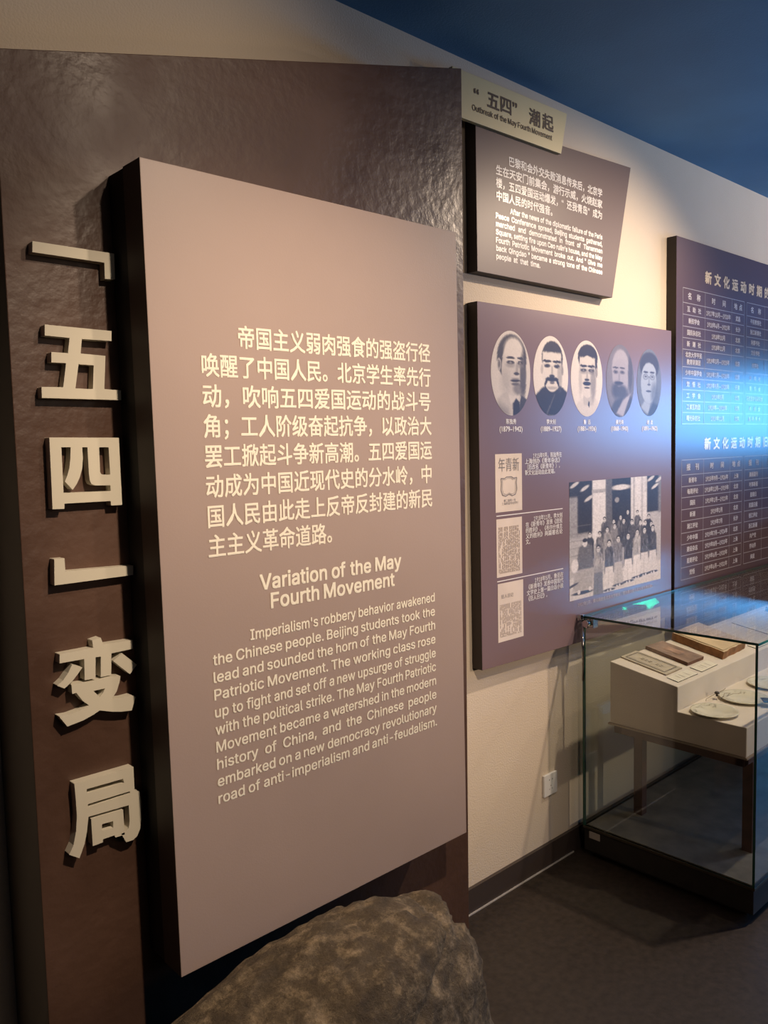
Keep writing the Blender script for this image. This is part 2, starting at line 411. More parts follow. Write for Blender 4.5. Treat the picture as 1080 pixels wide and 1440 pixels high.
raised('raised_character', [
    [z4([(430, 915), (772, 815), (778, 950), (807, 958), (815, 1010), (817, 1110), (812, 1170), (795, 1215), (770, 1240), (730, 1252), (702, 1205), (728, 1190), (745, 1170), (750, 1130), (745, 1038), (512, 1105), (503, 1190), (490, 1260), (460, 1345), (400, 1325), (425, 1270), (440, 1190), (445, 1100), (438, 1000)]),
     z4([(502, 945), (712, 885), (718, 910), (502, 970)]), z4([(508, 1032), (752, 957), (753, 970), (508, 1050)])],
    [z4([(527, 1117), (712, 1062), (718, 1150), (722, 1208), (668, 1225), (662, 1212), (596, 1235), (595, 1253), (537, 1275)]), z4([(590, 1148), (655, 1130), (655, 1168), (590, 1187)])]], 'lowest raised cream character on the dark panel', 5)

# ------------------------------------------------------------------ small boards on the wall
YW = -.042
def board(name, label, corners, front, ythick=YW, cat='board', mside=M_ESIDE, y0=-.0015):
    pts = [tuple(xz(p, ythick)) for p in corners]
    t = thing(name, label, cat, (pts[0][0], 0, min(p[1] for p in pts)))
    bm = bmesh.new(); prism(bm, pts, y0, ythick, 0, 1); obj('board_body', bm, [mside, front], t, bevel=.001)
    return t
k1 = lambda x, y: (640+x/4.154, 90+y/4.154)
b2 = board('story_board', 'small dark brown text board with a slanted right edge, under the yellow sign', [(668.5, 166), (887, 235.8), (861, 418.6), (671.3, 381.3)], M_DARKP)
h = .0265
cn2 = ['巴黎和会外交失败消息传来后，北京学', '生在天安门前集会，游行示威，火烧赵家', '楼，五四爱国运动爆发，“还我青岛”成为', '中国人民的时代强音。']
L = [(cn2[0], 2/19, None, True), (cn2[1], 0, None, True), (cn2[2], 0, None, True), (cn2[3], 0, 10/19, True)]
bl = block(L, YW-.0006, k1(238, 575), k1(238, 805), k1(860, 778), k1(860, 965), h*1.08, .022)
build_lettering('chinese_lettering', bl, YW-.0006, M_WHITE, b2)
en2 = ["After the news of the diplomatic failure of the Paris", "Peace Conference spread, Beijing students gathered,", "marched and demonstrated in front of Tiananmen", "Square, setting fire upon Cao rulin's house, and the May", "Fourth Patriotic Movement broke out. And “ Give me", "back Qingdao ” became a strong tone of the Chinese", "people at that time."]
en2 = [t.replace('“', '"').replace('”', '"') for t in en2]
L = [(en2[0], .12, None, True)]+[(t, 0, None, True) for t in en2[1:6]]+[(en2[6], 0, .38, True)]
bl = block(L, YW-.0006, k1(238, 855), k1(238, 1138), k1(860, 1022), k1(860, 1268), .0165, .026)
build_lettering('english_lettering', bl, YW-.0006, M_WHITE, b2)

YS = YW-.014
ys = board('heading_sign', 'pale yellow heading sign overlapping the top of the small dark text board', [(636, 92.5), (797.5, 160), (789.3, 216.4), (636, 160.5)], M_YEL, YS, 'sign', mat('sign_edge', (.42, .36, .2), .6), YW)
sl = []
def pline(store, t, p, q, h, bold, y, just=True, space=.28): line(store, t, xz(p, y), xz(q, y), h, bold, just, space=space)
pline(sl, '“五四”', k1(108, 226), k1(405, 328), .049, .024, YS-.0006)
pline(sl, '潮起', k1(428, 348), k1(580, 402), .049, .024, YS-.0006)
s2 = []; pline(s2, 'Outbreak of the May Fourth Movement', k1(100, 268), k1(567, 447), .0165, .010, YS-.0006)
build_lettering('chinese_lettering', sl, YS-.0006, M_BROWNINK, ys); build_lettering('english_lettering', s2, YS-.0006, M_BROWNINK, ys)

# ---- aubergine portrait board
pb_c = [(671, 423.3), (944, 465.3), (944, 866), (678.3, 943)]
pb = board('portrait_board', 'aubergine board with five oval portraits and an old group photograph', pb_c, M_POSTER)
YP = YW-.0006
k3 = lambda x, y: (670+x/3.857, 440+y/3.857)
k4 = lambda x, y: (680+x/4, 620+y/4)

# soft painter for printed pictures: grey values on a grid, written as vertex colours of a flat print
class Pic:
    def __init__(s, n, m, bg):
        s.n, s.m = n, m; u, v = np.meshgrid(np.linspace(-1, 1, n), np.linspace(1, -1, m)); s.u, s.v = u, v; s.g = np.full((m, n), float(bg))
    def _mix(s, a, val): s.g = s.g*(1-a)+val*a
    def ell(s, cx, cy, rx, ry, val, soft=.08, op=1, rot=0):
        c, q = math.cos(rot), math.sin(rot); dx, dy = s.u-cx, s.v-cy
        a, b = (dx*c+dy*q)/rx, (-dx*q+dy*c)/ry
        r = np.sqrt(a*a+b*b); s._mix(np.clip((1-r)/soft+.5, 0, 1)*op, val)
    def box(s, x0, x1, y0, y1, val, soft=.02, op=1):
        a = np.clip((s.u-x0)/soft+.5, 0, 1)*np.clip((x1-s.u)/soft+.5, 0, 1)*np.clip((s.v-y0)/soft+.5, 0, 1)*np.clip((y1-s.v)/soft+.5, 0, 1); s._mix(a*op, val)
    def poly(s, pts, val, soft=.03, op=1):
        # convex polygon, counter-clockwise
        a = np.ones_like(s.g)
        for i in range(len(pts)):
            (x0, y0), (x1, y1) = pts[i], pts[(i+1) % len(pts)]; L = math.hypot(x1-x0, y1-y0)
            dd = ((x1-x0)*(s.v-y0)-(y1-y0)*(s.u-x0))/L; a = np.minimum(a, np.clip(dd/soft+.5, 0, 1))
        s._mix(a*op, val)
    def noise(s, amp, sc=1):
        rng = np.random.RandomState(int(s.n*7+s.m)); k = rng.rand(s.m//sc+2, s.n//sc+2)-.5
        s.g = np.clip(s.g+amp*np.kron(k, np.ones((sc, sc)))[:s.m, :s.n], 0, 1)
def print_mat(name):
    m = bpy.data.materials.new(name); m.use_nodes = True; nt = m.node_tree; b = nt.nodes['Principled BSDF']
    at = nt.nodes.new('ShaderNodeAttribute'); at.attribute_name = 'ink'; nt.links.new(at.outputs['Color'], b.inputs['Base Color']); b.inputs['Roughness'].default_value = .4
    b.inputs['Specular IOR Level'].default_value = .4
    return m
M_PRINT = print_mat('printed_picture')
def picture(name, pic, x0, x1, z0, z1, y, parent, dark=(.03, .024, .035), light=(.78, .71, .66), oval=False, label=None, shear=0):
    n, m = pic.n, pic.m; off = parent.location
    V = []; C = []
    for j in range(m):
        for i in range(n):
            u, v = pic.u[j, i], pic.v[j, i]
            if oval:  # square grid wrapped to a disc
                U = u*math.sqrt(1-v*v/2); W_ = v*math.sqrt(1-u*u/2)
            else: U, W_ = u, v
            V.append(((x0+x1)/2+U*(x1-x0)/2-off[0], y-off[1], (z0+z1)/2+W_*(z1-z0)/2-off[2]))
            g = float(pic.g[j, i]) if not oval else None
            if oval:
                jj = min(m-1, max(0, int(round((1-W_)/2*(m-1))))); ii = min(n-1, max(0, int(round((U+1)/2*(n-1)))))
                g = float(pic.g[jj, ii])
            g = g**2.1
            C.append((*[dark[k]+(light[k]-dark[k])*g for k in range(3)], 1))
    Fc = [(j*n+i, (j+1)*n+i, (j+1)*n+i+1, j*n+i+1) for j in range(m-1) for i in range(n-1)]
    me = bpy.data.meshes.new(name); me.from_pydata(V, [], Fc)
    at = me.color_attributes.new('ink', 'FLOAT_COLOR', 'POINT'); at.data.foreach_set('color', [c for q in C for c in q])
    me.materials.append(M_PRINT)
    o = bpy.data.objects.new(name, me); COL.objects.link(o); o.parent = parent
    if label: o['label'] = label
    return o
def portrait(k):
    p = Pic(64, 100, .86)
    if k == 0:      # high forehead, head turned right, western suit
        p.poly([(-1, -1), (1, -1), (1, -.75), (.55, -.42), (-.2, -.42), (-.75, -.62), (-1, -.8)], .78, .06)
        p.poly([(.35, -1), (.9, -1), (.85, -.62), (.5, -.5)], .2, .05); p.poly([(-1, -1), (-.1, -1), (-.15, -.85), (-.6, -.7)], .45, .2, .6)
        p.poly([(-.05, -.72), (.35, -.72), (.52, -.3), (-.25, -.3)], .86, .05); p.poly([(.08, -1), (.42, -1), (.42, -.68), (.25, -.58), (.08, -.72)], .06, .04)
        p.ell(.05, .36, .74, .56, .10, .10); p.ell(.12, .10, .60, .64, .80, .08); p.ell(.14, .52, .50, .34, .88, .3)
        p.ell(-.60, .20, .10, .15, .70, .25); p.ell(-.60, .20, .05, .09, .35, .4)
        p.ell(.62, -.02, .16, .52, .22, .5, .85); p.ell(.40, -.36, .30, .14, .30, .6, .6); p.ell(-.3, -.2, .25, .3, .6, .9, .35)
        for x, w_ in ((-.02, .22), (.48, .15)):
            p.ell(x, .37, w_, .030, .08, .4); p.ell(x, .26, w_*.9, .045, .08, .4); p.ell(x, .255, w_*.3, .025, .55, .5); p.ell(x, .20, w_*1.1, .06, .5, .8, .6)
        p.poly([(.22, .02), (.38, .02), (.34, .28), (.28, .28)], .55, .06, .7); p.ell(.28, .0, .14, .035, .12, .4); p.ell(.22, -.17, .25, .030, .10, .4); p.ell(.22, -.25, .20, .035, .35, .6); p.ell(.22, -.12, .2, .02, .55, .6)
    elif k == 1:    # full face, big moustache, dark gown
        p.g[:] = .93
        p.poly([(-1, -1), (1, -1), (1, -.42), (.55, -.24), (-.45, -.28), (-1, -.55)], .1, .06); p.poly([(-.35, -1), (-.25, -1), (.35, -.35), (.2, -.45)], .4, .03, .7)
        p.poly([(-.35, -.45), (.45, -.45), (.5, -.1), (-.4, -.1)], .1, .05)
        p.ell(.08, .46, .60, .42, .07, .08); p.ell(.06, .10, .56, .50, .90, .06); p.box(-.48, .60, .25, .60, .90, .06)
        p.ell(-.52, .16, .07, .12, .75, .3); p.ell(.66, .16, .07, .12, .6, .3); p.ell(.5, .0, .14, .35, .5, .7, .5)
        for x in (-.22, .34):
            p.ell(x, .37, .24, .035, .06, .35, rot=0); p.ell(x, .255, .17, .045, .2, .5); p.ell(x, .25, .06, .03, .04, .5)
        p.poly([(.0, .03), (.12, .03), (.10, .25), (.02, .25)], .6, .05, .7); p.ell(.05, .0, .15, .04, .15, .4)
        p.ell(.05, -.08, .36, .055, .04, .3); p.ell(-.27, -.14, .15, .05, .04, .3, rot=.8); p.ell(.37, -.14, .15, .05, .04, .3, rot=-.8)
        p.ell(.06, -.17, .14, .03, .4, .4); p.ell(.06, -.30, .3, .04, .55, .7, .6)
    elif k == 2:    # short upright hair, small moustache, pale gown
        p.g[:] = .90
        p.poly([(-1, -1), (1, -1), (1, -.8), (.5, -.5), (-.3, -.52), (-1, -.85)], .84, .06); p.poly([(-.2, -.7), (.4, -.7), (.45, -.4), (-.25, -.4)], .75, .05)
        p.ell(.06, .56, .62, .34, .06, .08); p.poly([(.48, .05), (.66, .15), (.66, .6), (.5, .6)], .1, .03)
        p.ell(.04, .05, .55, .56, .86, .06); p.box(-.46, .52, .2, .56, .86, .06); p.ell(.62, .18, .08, .13, .6, .3)
        for x in (-.22, .28):
            p.ell(x, .33, .23, .035, .06, .35); p.ell(x, .22, .19, .045, .08, .4); p.ell(x, .225, .06, .02, .5, .5); p.ell(x, .17, .2, .05, .5, .8, .6)
        p.poly([(-.06, .0), (.08, .0), (.05, .25), (-.03, .25)], .6, .05, .7); p.ell(.0, -.03, .15, .035, .15, .4)
        p.ell(.0, -.13, .25, .055, .04, .3); p.ell(.0, -.24, .17, .025, .2, .5); p.ell(.40, -.1, .18, .42, .4, .7, .6); p.ell(-.42, -.05, .1, .4, .6, .8, .4)
        p.poly([(-.1, -.62), (.3, -.62), (.1, -.75)], .3, .04); p.ell(.12, -.68, .04, .08, .1, .5)
    elif k == 3:    # bald, spectacles, beard, fading into the board
        p.g[:] = .42
        p.ell(-.1, .0, 1.0, .95, .58, .5); p.poly([(-.9, -1), (1, -1), (1, -.5), (.5, -.35), (-.4, -.55)], .25, .1); p.poly([(-.3, -.9), (.2, -1), (.75, -.35), (.3, -.45)], .85, .08)
        p.ell(.02, .33, .62, .54, .82, .12); p.ell(.02, .1, .58, .5, .80, .15); p.ell(.72, .25, .16, .5, .25, .5, .8)
        p.ell(-.24, -.26, .36, .22, .26, .7); p.ell(.12, -.30, .36, .18, .28, .6)
        for x in (-.34, .14):
            p.ell(x, .24, .18, .05, .45, .6); p.ell(x, .245, .08, .025, .15, .5); p.ell(x, .36, .19, .025, .2, .5)
        p.poly([(-.16, .0), (-.02, .0), (-.04, .22), (-.12, .22)], .6, .06, .6); p.ell(-.1, -.06, .30, .045, .12, .4); p.ell(-.1, -.15, .12, .02, .5, .5)
    else:           # young man with round spectacles, fading into blue
        p.g[:] = .50
        p.ell(.0, .5, .78, .40, .12, .15); p.ell(-.05, -.02, .64, .62, .82, .10); p.ell(.0, .30, .55, .28, .84, .15)
        for x in (-.30, .24):
            p.ell(x, .17, .21, .085, .45, .3); p.ell(x, .17, .17, .068, .74, .3); p.ell(x, .18, .09, .024, .2, .5); p.ell(x, .31, .20, .028, .14, .4)
        p.box(-.1, .04, .16, .18, .3, .02); p.poly([(-.10, -.04), (.04, -.04), (.02, .16), (-.06, .16)], .6, .06, .7); p.ell(-.03, -.06, .13, .03, .3, .4); p.ell(-.05, -.26, .22, .03, .2, .4); p.ell(.45, -.35, .3, .35, .35, .8, .6)
        p.poly([(-.2, -1), (1, -1), (1, -.7), (.3, -.6)], .22, .1); p.poly([(-.7, -.75), (-.1, -.95), (.1, -.65), (-.4, -.55)], .8, .08)
    p.noise(.05)
    return p
ovals = [(718, 524.8, 27.7, 59.6), (774.4, 528.6, 24.5, 56), (824.9, 532.3, 22.2, 53.4), (872, 535.5, 19.5, 51), (912.8, 538, 17, 47)]
pl = ['oval portrait of a man in a suit with high forehead', 'oval portrait of a man with large moustache', 'oval portrait of a man with short upright hair', 'faded oval portrait of a bearded man in spectacles', 'faded oval portrait of a young man in spectacles']
for k, (cx, cy, rx, ry) in enumerate(ovals):
    p0, p1 = xz((cx-rx, cy), YP), xz((cx+rx, cy), YP); q0, q1 = xz((cx, cy+ry), YP), xz((cx, cy-ry), YP)
    lt = (.80, .72, .66) if k < 3 else ((.48, .44, .5) if k == 3 else (.45, .5, .62)); dk = (.035, .025, .04) if k < 3 else (.06, .05, .075)
    picture('oval_portrait', portrait(k), p0[0], p1[0], q0[1], q1[1], YP, pb, dk, lt, True, pl[k])
nm = []; 
zr1 = np.mean([xz(k3(x, 607), YP)[1] for x in (188, 600, 940)])+.0015; zr2 = np.mean([xz(k3(x, 640), YP)[1] for x in (188, 600, 940)])
for x, n1, n2 in ((188, '陈独秀', '(1879–1942)'), (405, '李大钊', '(1889–1927)'), (600, '鲁 迅', '(1881–1936)'), (777, '蔡元培', '(1868–1940)'), (940, '胡 适', '(1891–1962)')):
    c = xz(k3(x, 607), YP)[0]
    line(nm, n1, (c-.1, zr1), (c+.1, zr1), .0165, .022, False, 'C'); line(nm, n2, (c-.1, zr2), (c+.1, zr2), .0122, .022, False, 'C')
build_lettering('name_captions', nm, YP, M_WHITE, pb)

def rect(c4, y):
    P = [xz(p, y) for p in c4]
    return (P[0][0]+P[3][0])/2, (P[1][0]+P[2][0])/2, (P[2][1]+P[3][1])/2, (P[0][1]+P[1][1])/2
def page(name, c4, label):
    x0, x1, z0, z1 = rect(c4, YP)
    bm = bmesh.new(); v = [bm.verts.new(p) for p in ((x0, YP, z0), (x1, YP, z0), (x1, YP, z1), (x0, YP, z1))]; bm.faces.new(v)
    o = obj(name, bm, M_PAPER, pb, fixn=False); o['label'] = label; return (x0, x1, z0, z1)
def bars(name, rs, y, m, parent):
    bm = bmesh.new()
    for x0, x1, z0, z1 in rs:
        bm.faces.new([bm.verts.new(p) for p in ((x0, y, z0), (x1, y, z0), (x1, y, z1), (x0, y, z1))])
    return obj(name, bm, m, parent, fixn=False)
r1 = page('magazine_cover', [k4(65, 75), k4(215, 70), k4(217, 388), k4(68, 405)], 'printed magazine cover with shield outline')
r2 = page('printed_page', [k4(70, 440), k4(216, 428), k4(218, 745), k4(77, 770)], 'printed page of fine vertical text, middle of the column')
r3 = page('printed_page', [k4(77, 800), k4(221, 785), k4(227, 1098), k4(86, 1135)], 'faint printed page at the bottom of the column')
Y2 = YP-.0006
x0, x1, z0, z1 = r1; W, H = x1-x0, z1-z0
cl = []; line(cl, '年青新', (x0+.1*W, z1-.30*H), (x1-.1*W, z1-.30*H), .040, .0)
line(cl, '上海群益书社印行', (x0+.22*W, z0+.12*H), (x1-.15*W, z0+.12*H), .008, .0); line(cl, '第二卷第一号', (x0+.3*W, z0+.17*H), (x1-.25*W, z0+.17*H), .008, .0)
build_lettering('cover_lettering', cl, Y2, M_GREYINK, pb)
sh = [(.20, .58), (.34, .575), (.40, .60), (.60, .60), (.66, .575), (.80, .58), (.78, .50), (.80, .38), (.74, .29), (.62, .27), (.50, .30), (.38, .27), (.26, .29), (.20, .38), (.22, .50)]
bm = bmesh.new()
for sc_ in (1, .84):
    P = [(x0+W*(.5+(a-.5)*sc_), z0+H*(.435+(b-.435)*sc_)) for a, b in sh]
    for i in range(len(P)):
        a, b = np.array(P[i]), np.array(P[(i+1) % len(P)]); d = (b-a)/np.linalg.norm(b-a); n = np.array([-d[1], d[0]])*(.0016 if sc_ == 1 else .0006)
        bm.faces.new([bm.verts.new((q[0], Y2, q[1])) for q in (a-n, b-n, b+n, a+n)])
obj('shield_outline', bm, M_GREYINK, pb, fixn=False)
rng = random.Random(3)
rs = []
for (x0, x1, z0, z1), n, top, bot, dens in ((r2, 20, .14, .06, .92), (r3, 17, .36, .08, .75)):
    W, H = x1-x0, z1-z0
    for i in range(n):
        xx = x0+W*(.09+.8*i/(n-1)); z = z1-H*top; 
        while z > z0+H*bot:
            l = rng.uniform(.004, .02)
            if rng.random() < dens: rs.append((xx-.0012, xx+.0012, max(z-l, z0+H*bot), z))
            z -= l+.0025
    
bars('page_text_columns', rs, Y2, mat('ink_soft', (.36, .29, .26), .7), pb)['kind'] = 'stuff'
x0, x1, z0, z1 = r3; cl = []; line(cl, '狂人日记', (x0+.12*(x1-x0), z0+.74*(z1-z0)), (x1-.4*(x1-x0), z0+.74*(z1-z0)), .012, 0); build_lettering('page_heading', cl, Y2, M_GREYINK, pb)
rr = []
for p, q in ((k4(72, 424), k4(445, 381)), (k4(77, 792), k4(448, 719))):
    P, Q = xz(p, YP), xz(q, YP); z = (P[1]+Q[1])/2; rr.append((P[0], Q[0], z-.0015, z+.0015))
for r_ in rr: bars('white_rule', [r_], YP, M_WHITE, pb)
hh = .0170
T1 = [('1915年9月，陈独秀在', 2/9.5, None, True), ('上海创办《青年杂志》', 0, None, True), ('（后改名《新青年》），', 0, None, True), ('新文化运动由此发端。', 0, .86, True)]
bl = block(T1, YP, k4(232, 99), k4(232, 195), k4(440, 91), k4(440, 181), hh, .016)
T2 = [('1918年11月，李大钊', 2/9.5, None, True), ('在《新青年》发表《庶民', 0, None, True), ('的胜利》、《布尔什维主', 0, None, True), ('义的胜利》两篇著名论', 0, None, True), ('文。', 0, .17, True)]
bl += block(T2, YP, k4(235, 455), k4(238, 584), k4(444, 432), k4(444, 551), hh, .016)
T3 = [('1918年5月，鲁迅在', 2/9.5, None, True), ('《新青年》发表中国现代', 0, None, True), ('文学史上第一篇白话小说', 0, None, True), ('《狂人日记》。', 0, .6, True)]
bl += block(T3, YP, k4(240, 803), k4(245, 903), k4(448, 768), k4(450, 858), hh, .016)
build_lettering('story_lettering', bl, YP, M_WHITE, pb)
cl = []; P, Q = xz(k4(530, 932), YP), xz(k4(960, 824), YP); z = (P[1]+Q[1])/2
line(cl, '1917年1月，蔡元培出任北京大学校长，图为蔡元培与北大师生的合影。', (P[0], z), (Q[0], z), .014, .004); build_lettering('photo_caption', cl, YP, mat('ink_pale', (.62, .55, .55), .3), pb)

def group_photo():
    p = Pic(170, 210, .72)
    U, V_ = p.u, p.v
    p.box(-1, 1, .3, 1.05, .62, .05)
    p.box(-1.05, -.55, .05, 1.1, .60, .05); p.box(-1.1, -.55, .75, 1.1, .12, .05); p.box(-.84, -.54, .12, 1.1, .10, .04)
    p.box(-.55, -.27, -.1, 1.1, .88, .03); p.box(-.56, -.24, .78, .84, .65, .02); p.box(-.27, -.14, 0, 1.1, .35, .03)
    p.box(-.14, .28, .12, 1.1, .10, .03); p.box(-.14, .28, .80, .87, .55, .04); p.ell(.06, .84, .18, .05, .85, .4); p.ell(-.03, .62, .05, .05, .6, .4)
    p.box(.28, .66, -.1, 1.1, .86, .03); p.box(.33, .37, -.1, 1.1, .68, .03); p.box(.52, .56, .0, 1.1, .7, .04); p.box(.60, .64, .7, 1.1, .78, .02)
    p.box(.66, .96, .32, 1.1, .10, .04); p.box(.66, 1.1, .22, .32, .7, .03); p.box(.93, 1.1, .3, 1.1, .45, .05)
    for (x, y_) in ((-.9, .95), (-.7, .88), (-.62, .7), (.75, .95), (.85, .8), (.95, .92)): p.ell(x, y_, .1, .03, .8, .5, rot=.5)
    for y_ in (.25, .12, .0, -.12, -.25): p.box(-1.05, -.57, y_-.008, y_+.008, .5, .01, .5)
    p.box(-1.1, 1.1, -1.1, -.62, .84, .06)
    rng = random.Random(11)
    def person(x, top, s, coat, skirt=None, length=.5):
        w_ = .078*s
        p.poly([(x-w_*1.15, top-.2*s-length*.55), (x+w_*1.15, top-.2*s-length*.55), (x+w_, top-.15*s), (x+w_*.5, top-.095*s), (x-w_*.5, top-.095*s), (x-w_, top-.15*s)], coat, .02)
        for _ in range(9): p.ell(x+rng.uniform(-w_, w_), top-.14*s-rng.random()*.28, .012, .05, coat+rng.choice((-.16, .2)), .8, .7, rng.uniform(-.4, .4))
        if skirt is not None:
            p.poly([(x-w_*1.25, top-.2*s-length), (x+w_*1.2, top-.2*s-length), (x+w_*.95, top-.42*s), (x-w_*.95, top-.42*s)], skirt, .02)
            p.box(x-w_*.2, x-w_*.08, top-.2*s-length, top-.5*s, skirt-.2, .02, .6); p.ell(x, top-.2*s-length, w_*1.4, .022, .12, .5); p.ell(x-.03, top-.22*s-length, .02, .03, .85, .4); p.ell(x+.03, top-.21*s-length, .02, .03, .85, .4)
        p.ell(x, top-.024*s, .038*s, .036*s, .14, .25); p.ell(x, top-.058*s, .031*s, .046*s, .86, .25)
        p.ell(x, top-.045*s, .025*s, .006*s, .4, .6); p.ell(x, top-.075*s, .012*s, .005*s, .45, .6); p.box(x-.012, x+.012, top-.11*s, top-.09*s, .7, .01)
    for x, t, c in ((-.30, .34, .3), (.05, .34, .3), (.21, .42, .15), (.43, .38, .35), (-.1, .28, .5), (.70, .28, .15)): person(x, t, .85, c)
    for x, t, c in ((-.60, .12, .2), (-.40, .10, .4), (-.24, .16, .6), (-.08, .20, .5), (.12, .27, .25), (.30, .23, .3), (.50, .20, .35), (.62, .18, .2), (.76, .14, .15)): person(x, t, .95, c, length=.6)
    for x, t, c, sk in ((-.43, -.14, .6, .45), (-.20, -.08, .3, .88), (-.0, -.03, .5, .75), (.22, -.01, .22, .9), (.43, .03, .65, .9), (.60, .05, .3, .85), (.80, .06, .25, .85)): person(x, t, 1.12, c, sk, .66)
    p.poly([(-.95, -.86), (-.55, -.86), (-.52, -.35), (-.86, -.35)], .68, .03); p.poly([(-.88, -.5), (-.52, -.5), (-.56, -.12), (-.68, -.05), (-.82, -.12)], .40, .03); p.ell(-.90, -.42, .07, .12, .9, .3); p.ell(-.70, -.06, .048, .066, .86, .25); p.ell(-.70, -.01, .048, .034, .1, .3)
    p.ell(-.75, -.9, .2, .03, .15, .5); p.ell(-.82, -.88, .03, .04, .9, .3); p.ell(-.6, -.86, .03, .04, .9, .3); p.ell(-.95, -.75, .12, .02, .2, .5, rot=.3)
    p.noise(.08, 1); p.noise(.08, 3)
    return p
x0, x1, z0, z1 = rect([k4(480, 230), k4(997, 195), k4(997, 775), k4(487, 903)], YP)
picture('group_photograph', group_photo(), x0, x1, z0, z1, YP, pb, (.045, .038, .048), (.92, .87, .87), label='black and white photograph of a group in front of columns')

# ---- table board
YTb = -.043
tbl_tl = xz((951.3, 331), YTb); tbl_r = xz((1080, 372.3), YTb)
zt_ = tbl_tl[1]; xL = xz((950, 580), YTb)[0]; xR = 4.28; zb_ = .72
tb = thing('table_board', 'tall dark aubergine board with two ruled tables, partly cut by the right frame', 'board', (xL, 0, zb_))
bm = bmesh.new(); prism(bm, [(xL, zb_), (xR, zb_), (xR, zt_), (xL, zt_)], -.0015, YTb, 0, 1); obj('board_body', bm, [M_ESIDE, M_TABLEP], tb, bevel=.001)
YR = YTb-.0006
k5 = lambda x, y: (930+x/5.54, 320+y/5.54)
k6 = lambda x, y: (930+x/5.333, 560+y/5.333)
rows1 = [xz((959.8, y), YR)[1] for y in (403.9, 424.7, 441.3, 458.1, 474.3, 490.6, 515.3, 531.6, 547.8, 564, 580, 596)]
rows2 = [xz((958.6, y), YR)[1] for y in (647.2, 668.4, 684.7, 700.3, 717.1, 733.4, 750.3, 766.3, 782.2, 799, 816)]
cx_ = [xz(p, YR)[0] for p in ((959.8, 500), (991, 500), (1028.4, 500), (1045.8, 500), (1049.3, 500), (1074.6, 500))]
cols = [(cx_[0], cx_[1], cx_[2], cx_[3]), (cx_[4], cx_[5], cx_[5]+(cx_[2]-cx_[1]), cx_[5]+(cx_[2]-cx_[1])+(cx_[3]-cx_[2]))]
rs = []
for rows in (rows1, rows2):
    for c in cols:
        rs += [(c[0], c[3], z-.0012, z+.0012) for z in rows]
        rs += [(x-.0009, x+.0009, rows[-1], rows[0]) for x in c]
bars('table_rule', rs, YR, M_RULE, tb)['kind'] = 'stuff'
tt = []
for t, p in (('新文化运动时期的社团', k5(330, 432)), ('新文化运动时期旧报刊', k6(312, 388))):
    P = xz(p, YR); pit = (xz(k5(763, 500), YR)[0]-xz(k5(365, 500), YR)[0])/6
    line(tt, t, (P[0], P[1]), (P[0]+pit*len(t), P[1]), .050, .034)
build_lettering('table_title', tt, YR, M_GOLD, tb)
soc = [('互 助 社', '1917年10月—1920年', '武昌'), ('新民学会', '1918年4月—1921年', '长沙'), ('国民杂志社', '1918年10月', '北京'), ('新 潮 社', '1918年11月', '北京'), ('北京大学平民教育讲演团', '1919年3月—1925年', '北京'), ('少年中国学会', '1919年7月—1925年', '北京'), ('觉 悟 社', '1919年9月—1920年', '天津'), ('工 学 会', '1919年5月', '北京'), ('工读互助团', '1919年—1920年', '北京'), ('曙光杂志社', '1919年11月', '北京')]
soc2 = [('平民教育社', '1919年', '北京'), ('浙江新潮社', '1919年', '杭州'), ('利群书社', '1920年', '武昌'), ('文化书社', '1920年', '长沙'), ('共学社', '1920年', '北京'), ('少 年 社', '1920年', '北京'), ('青 年 会', '1919年', '上海'), ('马克思学说研究会', '1920年', '北京'), ('共 进 会', '1919年', '上海'), ('励 新 学 会', '1920年', '济南')]
pap = [('新青年', '1915年9月—1926年', '上海'), ('每周评论', '1918年12月—1919年', '北京'), ('国民', '1919年1月—1921年', '北京'), ('新潮', '1919年1月', '北京'), ('湘江评论', '1919年7月', '长沙'), ('少年中国', '1919年7月—1924年', '北京'), ('建设杂志', '1919年8月—1920年', '上海'), ('星期评论', '1919年6月—1920年', '上海'), ('觉悟', '1919年6月—1931年', '上海')]
pap2 = [('晨报副刊', '1919年', '北京'), ('时事新报', '1919年', '上海'), ('星期日', '1919年', '成都'), ('民国日报', '1919年', '上海'), ('钱江评论', '1920年', '杭州'), ('浙江新潮', '1919年', '杭州'), ('共产党', '1920年', '上海'), ('劳动界', '1920年', '上海'), ('闽星', '1919年', '漳州')]
ct = []
def cell(t, xa, xb, za, zb, h=.022):
    cx2 = (xa+xb)/2; wd = min(xb-xa-.02, h*1.1*sum(1 if cjk(c) else .56 for c in t)); zm = (za+zb)/2-h/2
    if ' ' in t: wd = (xb-xa)*.66
    line(ct, t, (cx2-wd/2, zm), (cx2+wd/2, zm), h, .022)
for rows, heads, datas in ((rows1, ('名 称', '时 间', '地 点'), (soc, soc2)), (rows2, ('报 刊', '时 间', '地 点'), (pap, pap2))):
    for c, data in zip(cols, datas):
        for j in range(3): cell(heads[j], c[j], c[j+1], rows[0], rows[1], .027)
        for i, rw in enumerate(data):
            for j in range(3):
                t = rw[j]; za, zb3 = rows[i+1], rows[i+2]
                if len(t) > 6 and j == 0 and (za-zb3) > .07:
                    zmid = (za+zb3)/2; cell(t[:6], c[j], c[j+1], za-.006, zmid); cell(t[6:], c[j], c[j+1], zmid, zb3+.006)
                else: cell(t, c[j], c[j+1], za, zb3)
build_lettering('table_lettering', ct, YR, mat('ink_table', (.62, .59, .61), .17), tb, joined=True)

